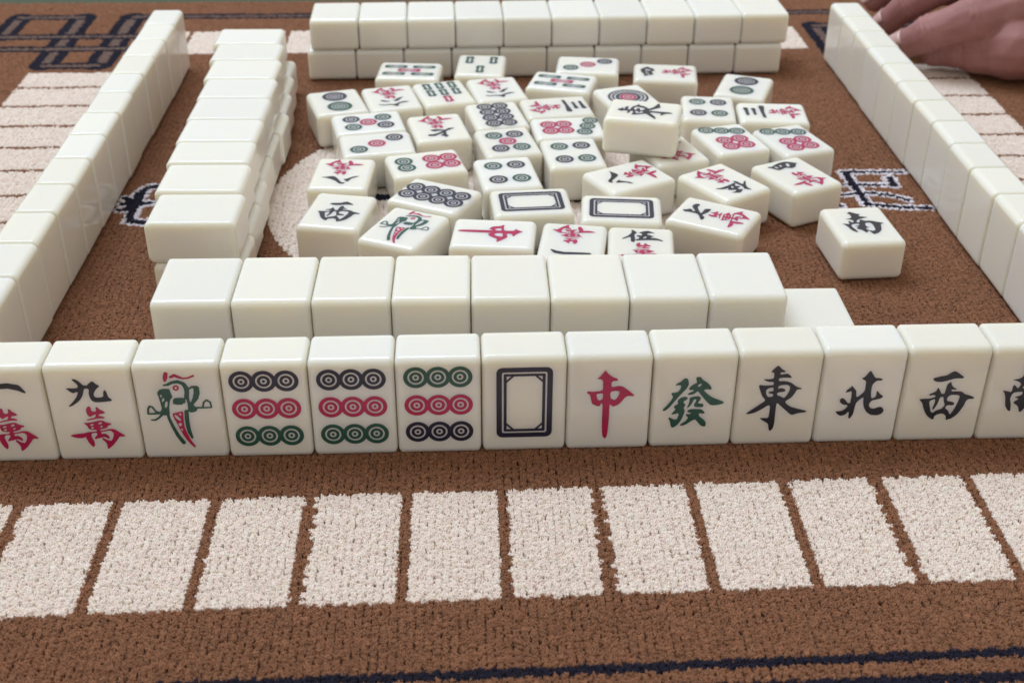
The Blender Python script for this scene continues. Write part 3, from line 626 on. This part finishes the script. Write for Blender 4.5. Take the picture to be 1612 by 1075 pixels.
# left inner wall: two layers, long side across
LWALL = [(-0.1508, 0.4619), (-0.1534, 0.4925), (-0.1565, 0.5243), (-0.1573, 0.5490), (-0.1592, 0.5767), (-0.1599, 0.6056), (-0.1619, 0.6334), (-0.1643, 0.6629), (-0.1680, 0.6900), (-0.1713, 0.7170)]
for layer in (0, 1):
    for i in range(9):
        (x0, y0), (x1, y1) = LWALL[i], LWALL[i + 1]
        w = min(y1 - y0 - 0.0002, 0.0292)
        sh = (0.0026 if layer == 0 else 0.0) + jit(0.0004) * (2 if layer == 0 else 1)
        if layer == 0 and i >= 5: sh += 0.0010
        xc = (x0 + x1) / 2 + 0.0385 / 2 + sh
        lab = "blank tile in %s layer of the left inner wall, %s from the near end" % ('upper' if layer else 'lower', ORD[i + 1])
        dy = -0.0010 if layer == 0 else 0
        blank_tile((xc, (y0 + y1) / 2 + dy, layer * TD), (0, 0, HP + 0.018 + jit(0.006)), lab, "tiles of the left inner wall", w, 0.0376)

# left and right rows: tiles standing on edge, blank backs toward the middle
def standing_row(x0, y0, x1, y1, n, side, what, group):
    L = math.hypot(x1 - x0, y1 - y0); w = L / n
    t = math.atan2(y1 - y0, x1 - x0)
    for i in range(n):
        s = (i + .5) * w
        nx, ny = (-math.sin(t), math.cos(t))      # left-hand normal of the row direction
        d = TD / 2 * side + jit(0.00045)
        x = x0 + s * math.cos(t) + nx * d; y = y0 + s * math.sin(t) + ny * d
        rz = t + math.pi / 2 + jit(0.012)
        # stand: local y up, local z (face) outward
        R = Matrix.Rotation(t + (math.pi if side > 0 else 0) + jit(0.012), 3, 'Z') @ Matrix.Rotation(HP, 3, 'X')
        c = R @ Vector((0, 0, TD / 2))
        blank_tile((x - c.x, y - c.y, 0.0369 / 2), R.to_euler(), "blank tile standing in the %s, %s from the near end" % (what, ORD[i + 1]), group, w - 0.0001, 0.0369)
standing_row(-0.1868, 0.3905, -0.1998, 0.7549, 13, 1, "left outer row", "standing tiles of the left row")
standing_row(0.2108, 0.4130, 0.1964, 0.7755, 13, -1, "right row", "standing tiles of the right row")

# ------------------------------------------------------------------ face-up tiles in the middle
SCATTER = [
    ('b5', -0.05999, 0.70004, 1.5214, 0.0, 'five-bamboo tile lying sideways, touching the left part of the far wall'),
    ('b3', -0.0189, 0.71005, 3.0949, 0.0, 'three-bamboo tile lying in front of the far wall'),
    ('d2', -0.09543, 0.65001, 0.3106, 0.0, 'two-circle tile at the far left end of the face-up tiles'),
    ('w6', -0.06655, 0.65675, 3.4051, 0.0, 'six-character tile between the left two-circle tile and the seven-bamboo tile'),
    ('b7', -0.0383, 0.66488, 3.4391, 0.0, 'seven-bamboo tile with its single red bar nearest the viewer'),
    ('w6', -0.00908, 0.67122, 3.3776, 0.0, 'six-character tile right of the seven-bamboo tile'),
    ('d5', -0.0756, 0.62047, 1.8026, 0.0, 'five-circle tile lying sideways behind the sideways three-circle tile on the left'),
    ('d3', -0.06848, 0.59215, -1.3619, 0.0, 'three-circle tile lying sideways in the left group, before the sideways five-circle tile'),
    ('w7', -0.03846, 0.61441, 3.3747, 0.0, 'seven-character tile lying upside down just right of the sideways five-circle tile'),
    ('d8', -0.00866, 0.63212, 0.2231, 0.0, 'eight-circle tile with four upright rows of dark pairs, far centre'),
    ('d5', -0.00263, 0.59573, 0.2255, 0.0, 'five-circle tile lying upright right before the far eight-circle tile'),
    ('d4', -0.0026, 0.55769, 0.1776, 0.0, 'four-circle tile touching the back of the left framed blank tile'),
    ('b5', 0.02747, 0.68327, 1.3334, 0.0, 'five-bamboo tile lying askew in front of the far three-circle tile'),
    ('d3', 0.04355, 0.71148, -1.6685, 0.0, 'three-circle tile lying against the middle of the far wall'),
    ('w3', 0.02353, 0.64436, -1.388, 0.0, 'three-character tile lying sideways left of the one-circle tile'),
    ('d7', 0.02855, 0.61504, -1.4414, 0.0, 'seven-circle tile lying sideways with its red circles to the left'),
    ('d4', 0.02989, 0.58202, 0.1385, 0.0, 'four-circle tile left of the raised black-character tile'),
    ('d1', 0.06312, 0.65872, 0.3337, 0.0, 'tile with one large wheel, half hidden behind the raised black-character tile'),
    ('east', 0.06472, 0.59038, 1.3563, 0.01875, 'black-character tile raised on top of the other face-up tiles'),
    ('w2', 0.07826, 0.58694, 6.6138, 0.0, 'tile mostly hidden beneath the raised tile, a bit of red showing'),
    ('w4', 0.08767, 0.69909, 1.4801, 0.0, 'four-character tile lying sideways before the right part of the far wall'),
    ('d2', 0.12951, 0.67719, -0.3262, 0.0, 'two-circle tile at the far right of the face-up tiles'),
    ('d4', 0.10507, 0.64357, -0.0849, 0.0, 'four-circle tile just behind and right of the raised black-character tile'),
    ('w3', 0.13867, 0.63731, 1.5172, 0.0, 'three-character tile lying sideways at the right edge, below the two-circle tile'),
    ('d7', 0.11082, 0.60107, 0.3055, 0.0, 'left one of the two turned seven-circle tiles on the right'),
    ('d7', 0.14264, 0.60014, 0.3423, 0.0, 'right one of the two turned seven-circle tiles on the right'),
    ('w8', -0.08186, 0.55569, 3.1073, 0.0, 'eight-character tile with its red character away from the viewer, left edge'),
    ('d6', -0.0424, 0.56838, 1.8473, 0.0, 'six-circle tile lying sideways with green pair left and red four right'),
    ('d8', -0.03613, 0.53138, 1.1294, 0.0, 'eight-circle tile turned askew behind the bird tile lying flat'),
    ('west', -0.07913, 0.51472, -0.1592, 0.0, 'black-character tile lying flat at the near left of the face-up tiles'),
    ('b1', -0.04774, 0.49811, -0.4009, 0.0, 'bird tile lying flat and askew behind the near wall'),
    ('red', -0.00828, 0.49277, -1.6423, 0.0, 'red-character tile lying sideways right of the flat bird tile'),
    ('white', 0.00859, 0.52506, 1.6748, 0.0, 'left one of the two framed blank tiles lying flat'),
    ('white', 0.04938, 0.51807, 1.5087, 0.0, 'right one of the two framed blank tiles lying flat'),
    ('w1', 0.02586, 0.48489, 3.021, 0.0, 'one-character tile lying upside down, half hidden by the near wall'),
    ('w5', 0.05522, 0.48149, -0.0774, 0.0, 'five-character tile lying upright, lower half hidden by the near wall'),
    ('w8', 0.0555, 0.55427, 2.0924, 0.0, 'eight-character tile turned askew behind the right framed blank tile'),
    ('w5', 0.10023, 0.54848, 3.7348, 0.0, 'five-character tile turned with its red character away, right centre'),
    ('w4', 0.13617, 0.55703, 0.4685, 0.0, 'four-character tile turned askew at the right edge of the face-up tiles'),
    ('w7', 0.09041, 0.51145, 1.0828, 0.0, 'seven-character tile turned askew at the near right, beside the five-character tile'),
    ('south', 0.15509, 0.50313, 0.0951, 0.0, 'lone black-character tile lying apart on the carpet at the right')
]
for kind, x, y, a, z, lab in SCATTER:
    marked_tile((x, y, z - SINK), (0, 0, a), kind, lab, "face-up tiles in the middle")

# ------------------------------------------------------------------ hand
SKIN, sb = mat("skin", (0.42, 0.21, 0.17), 0.62, 0.3)
sn = noise_color(SKIN, sb, (0.245, 0.097, 0.090), (0.46, 0.23, 0.21), 60.0, 5.0)
sb.inputs["Subsurface Weight"].default_value = 0.3
sb.inputs["Subsurface Radius"].default_value = (1.0, 0.35, 0.2)
sb.inputs["Subsurface Scale"].default_value = 0.003
snt = SKIN.node_tree
bn = snt.nodes.new('ShaderNodeTexNoise'); bn.inputs['Scale'].default_value = 420.0; bn.inputs['Detail'].default_value = 4
bw = snt.nodes.new('ShaderNodeBump'); bw.inputs['Strength'].default_value = 0.45; bw.inputs['Distance'].default_value = 0.0006
tcs = snt.nodes.new('ShaderNodeTexCoord')
snt.links.new(tcs.outputs['Object'], bn.inputs['Vector'])
snt.links.new(bn.outputs['Fac'], bw.inputs['Height']); snt.links.new(bw.outputs['Normal'], sb.inputs['Normal'])

HAND_CHAINS = [
    # pinky (near), ring, middle, index, thumb, then palm struts and wrist
    [(.310, .748, .022, .0135), (.292, .744, .0170, .0125), (.272, .750, .0150, .0110), (.2605, .757, .0110, .0088)],
    [(.325, .756, .042, .0190), (.300, .748, .042, .0165), (.275, .745, .0355, .0140), (.253, .751, .0250, .0118), (.2405, .760, .0145, .0092)],
    [(.320, .770, .050, .0140), (.302, .770, .054, .0125), (.270, .774, .050, .0115), (.249, .784, .034, .0105), (.2385, .794, .018, .0085)],
    [(.324, .785, .054, .0140), (.306, .790, .058, .0120), (.272, .802, .054, .0110), (.250, .815, .039, .0100), (.2385, .824, .024, .0082)],
    [(.350, .800, .042, .0155), (.325, .824, .036, .0130), (.298, .838, .028, .0115), (.276, .845, .021, .0095)],
    [(.300, .752, .041, .0135), (.345, .758, .038, .022), (.400, .770, .036, .028)],
    [(.302, .770, .052, .0125), (.345, .774, .043, .022), (.400, .778, .038, .028)],
    [(.306, .788, .055, .0120), (.345, .790, .044, .020), (.400, .785, .038, .028)],
    [(.283, .747, .0165, .0150), (.301, .739, .0210, .0205), (.326, .735, .0225, .0225), (.362, .726, .0265, .0265), (.415, .750, .034, .031)],
    [(.395, .768, .036, .031), (.470, .780, .045, .033), (.620, .800, .060, .040)],
]
def build_hand():
    bm = bmesh.new()
    for ch in HAND_CHAINS:
        for (x0, y0, z0, r0), (x1, y1, z1, r1) in zip(ch[:-1], ch[1:]):
            L = math.dist((x0, y0, z0), (x1, y1, z1)); n = max(3, int(L / 0.0022))
            for i in range(n + 1):
                t = i / n
                # joints a little fuller than the shafts between them
                rr = (r0 + (r1 - r0) * t) * (1 - 0.06 * math.sin(math.pi * t))
                bmesh.ops.create_icosphere(bm, subdivisions=2, radius=rr, matrix=Matrix.Translation((x0 + (x1 - x0) * t, y0 + (y1 - y0) * t, z0 + (z1 - z0) * t)))
    me = bpy.data.meshes.new("hand_raw"); bm.to_mesh(me); bm.free()
    tmp = bpy.data.objects.new("hand_raw", me); COL.objects.link(tmp)
    rm = tmp.modifiers.new("remesh", 'REMESH'); rm.mode = 'VOXEL'; rm.voxel_size = 0.0009; rm.use_smooth_shade = True
    sm = tmp.modifiers.new("smooth", 'SMOOTH'); sm.factor = 0.5; sm.iterations = 12
    dg = bpy.context.evaluated_depsgraph_get()
    out = bpy.data.meshes.new_from_object(tmp.evaluated_get(dg))
    bpy.data.objects.remove(tmp)
    for v in out.vertices:
        if v.co.z < 0.0003: v.co.z = 0.0003
    # creases across the finger joints and a fold along the palm edge
    nv = len(out.vertices)
    co = np.empty(nv * 3, np.float32); out.vertices.foreach_get("co", co); co = co.reshape(-1, 3).astype(float)
    no = np.array([v.normal[:] for v in out.vertices])
    disp = np.zeros(nv)
    for ch in HAND_CHAINS[:5]:
        P = np.array([c[:3] for c in ch])
        for q in range(1, len(ch) - 1):
            ax = P[q + 1] - P[q - 1]; ax /= np.linalg.norm(ax)
            dl = co - P[q]; t = dl @ ax; rad = np.linalg.norm(dl - t[:, None] * ax, axis=1)
            near = rad < ch[q][3] * 1.5
            wob = 0.0006 * np.sin(rad * 900 + co[:, 2] * 700)
            for o_, a_ in ((0, .0007), (.0032, .00045), (-.0034, .00045), (.0058, .0002)):
                disp -= near * a_ * np.exp(-((t - o_ - wob) / .0009) ** 2)
            disp += near * .0006 * np.exp(-(t / .006) ** 2)
    for (a, b, dep, wd) in (((.288, .738, .029), (.330, .737, .056), .0022, .0024), ((.318, .735, .030), (.362, .735, .050), .0010, .0020), ((.335, .730, .020), (.380, .738, .040), .0008, .0022)):
        a = np.array(a); b = np.array(b); ab = b - a
        t = np.clip(((co - a) @ ab) / (ab @ ab), 0, 1)
        dd = np.linalg.norm(co - a - t[:, None] * ab, axis=1)
        disp -= dep * np.exp(-(dd / wd) ** 2)
    co += no * disp[:, None]
    out.vertices.foreach_set("co", co.astype(np.float32).ravel())
    out.materials.clear(); out.materials.append(SKIN)
    for p in out.polygons: p.use_smooth = True
    out.name = "hand"
    return out
hand = link("hand", build_hand())
tag(hand, "bare hand reaching in behind the right row of standing tiles", "hand")
NAIL, _ = mat("nail", (0.58, 0.36, 0.33), 0.25, 0.5)
def nail(tip, dip, r):
    t, d = Vector(tip), Vector(dip)
    ax = (t - d).normalized()
    upv = Vector((-0.25, -0.25, 0.9)); upv = (upv - ax * upv.dot(ax)).normalized(); sd = ax.cross(upv)
    V, F = [], []
    n, m_ = 7, 6
    for i in range(n):
        a = math.radians(-52 + 104 * i / (n - 1))
        for j in range(m_):
            q = j / (m_ - 1)
            w = 1.0 - 0.25 * q * q
            V.append(t + ax * (r * (-0.45 + 1.25 * q)) + (sd * math.sin(a * w) + upv * math.cos(a * w)) * r * (1.05 - 0.10 * q))
    for i in range(n - 1):
        for j in range(m_ - 1):
            F.append((i * m_ + j, (i + 1) * m_ + j, (i + 1) * m_ + j + 1, i * m_ + j + 1))
    me = bpy.data.meshes.new("nail"); me.from_pydata([tuple(v) for v in V], [], F)
    for p in me.polygons: p.use_smooth = True
    me.materials.append(NAIL)
    o = link("nail", me, hand)
    so = o.modifiers.new("thick", 'SOLIDIFY'); so.thickness = 0.0006
for ch in HAND_CHAINS[:5]:
    nail(ch[-1][:3], ch[-2][:3], ch[-1][3])
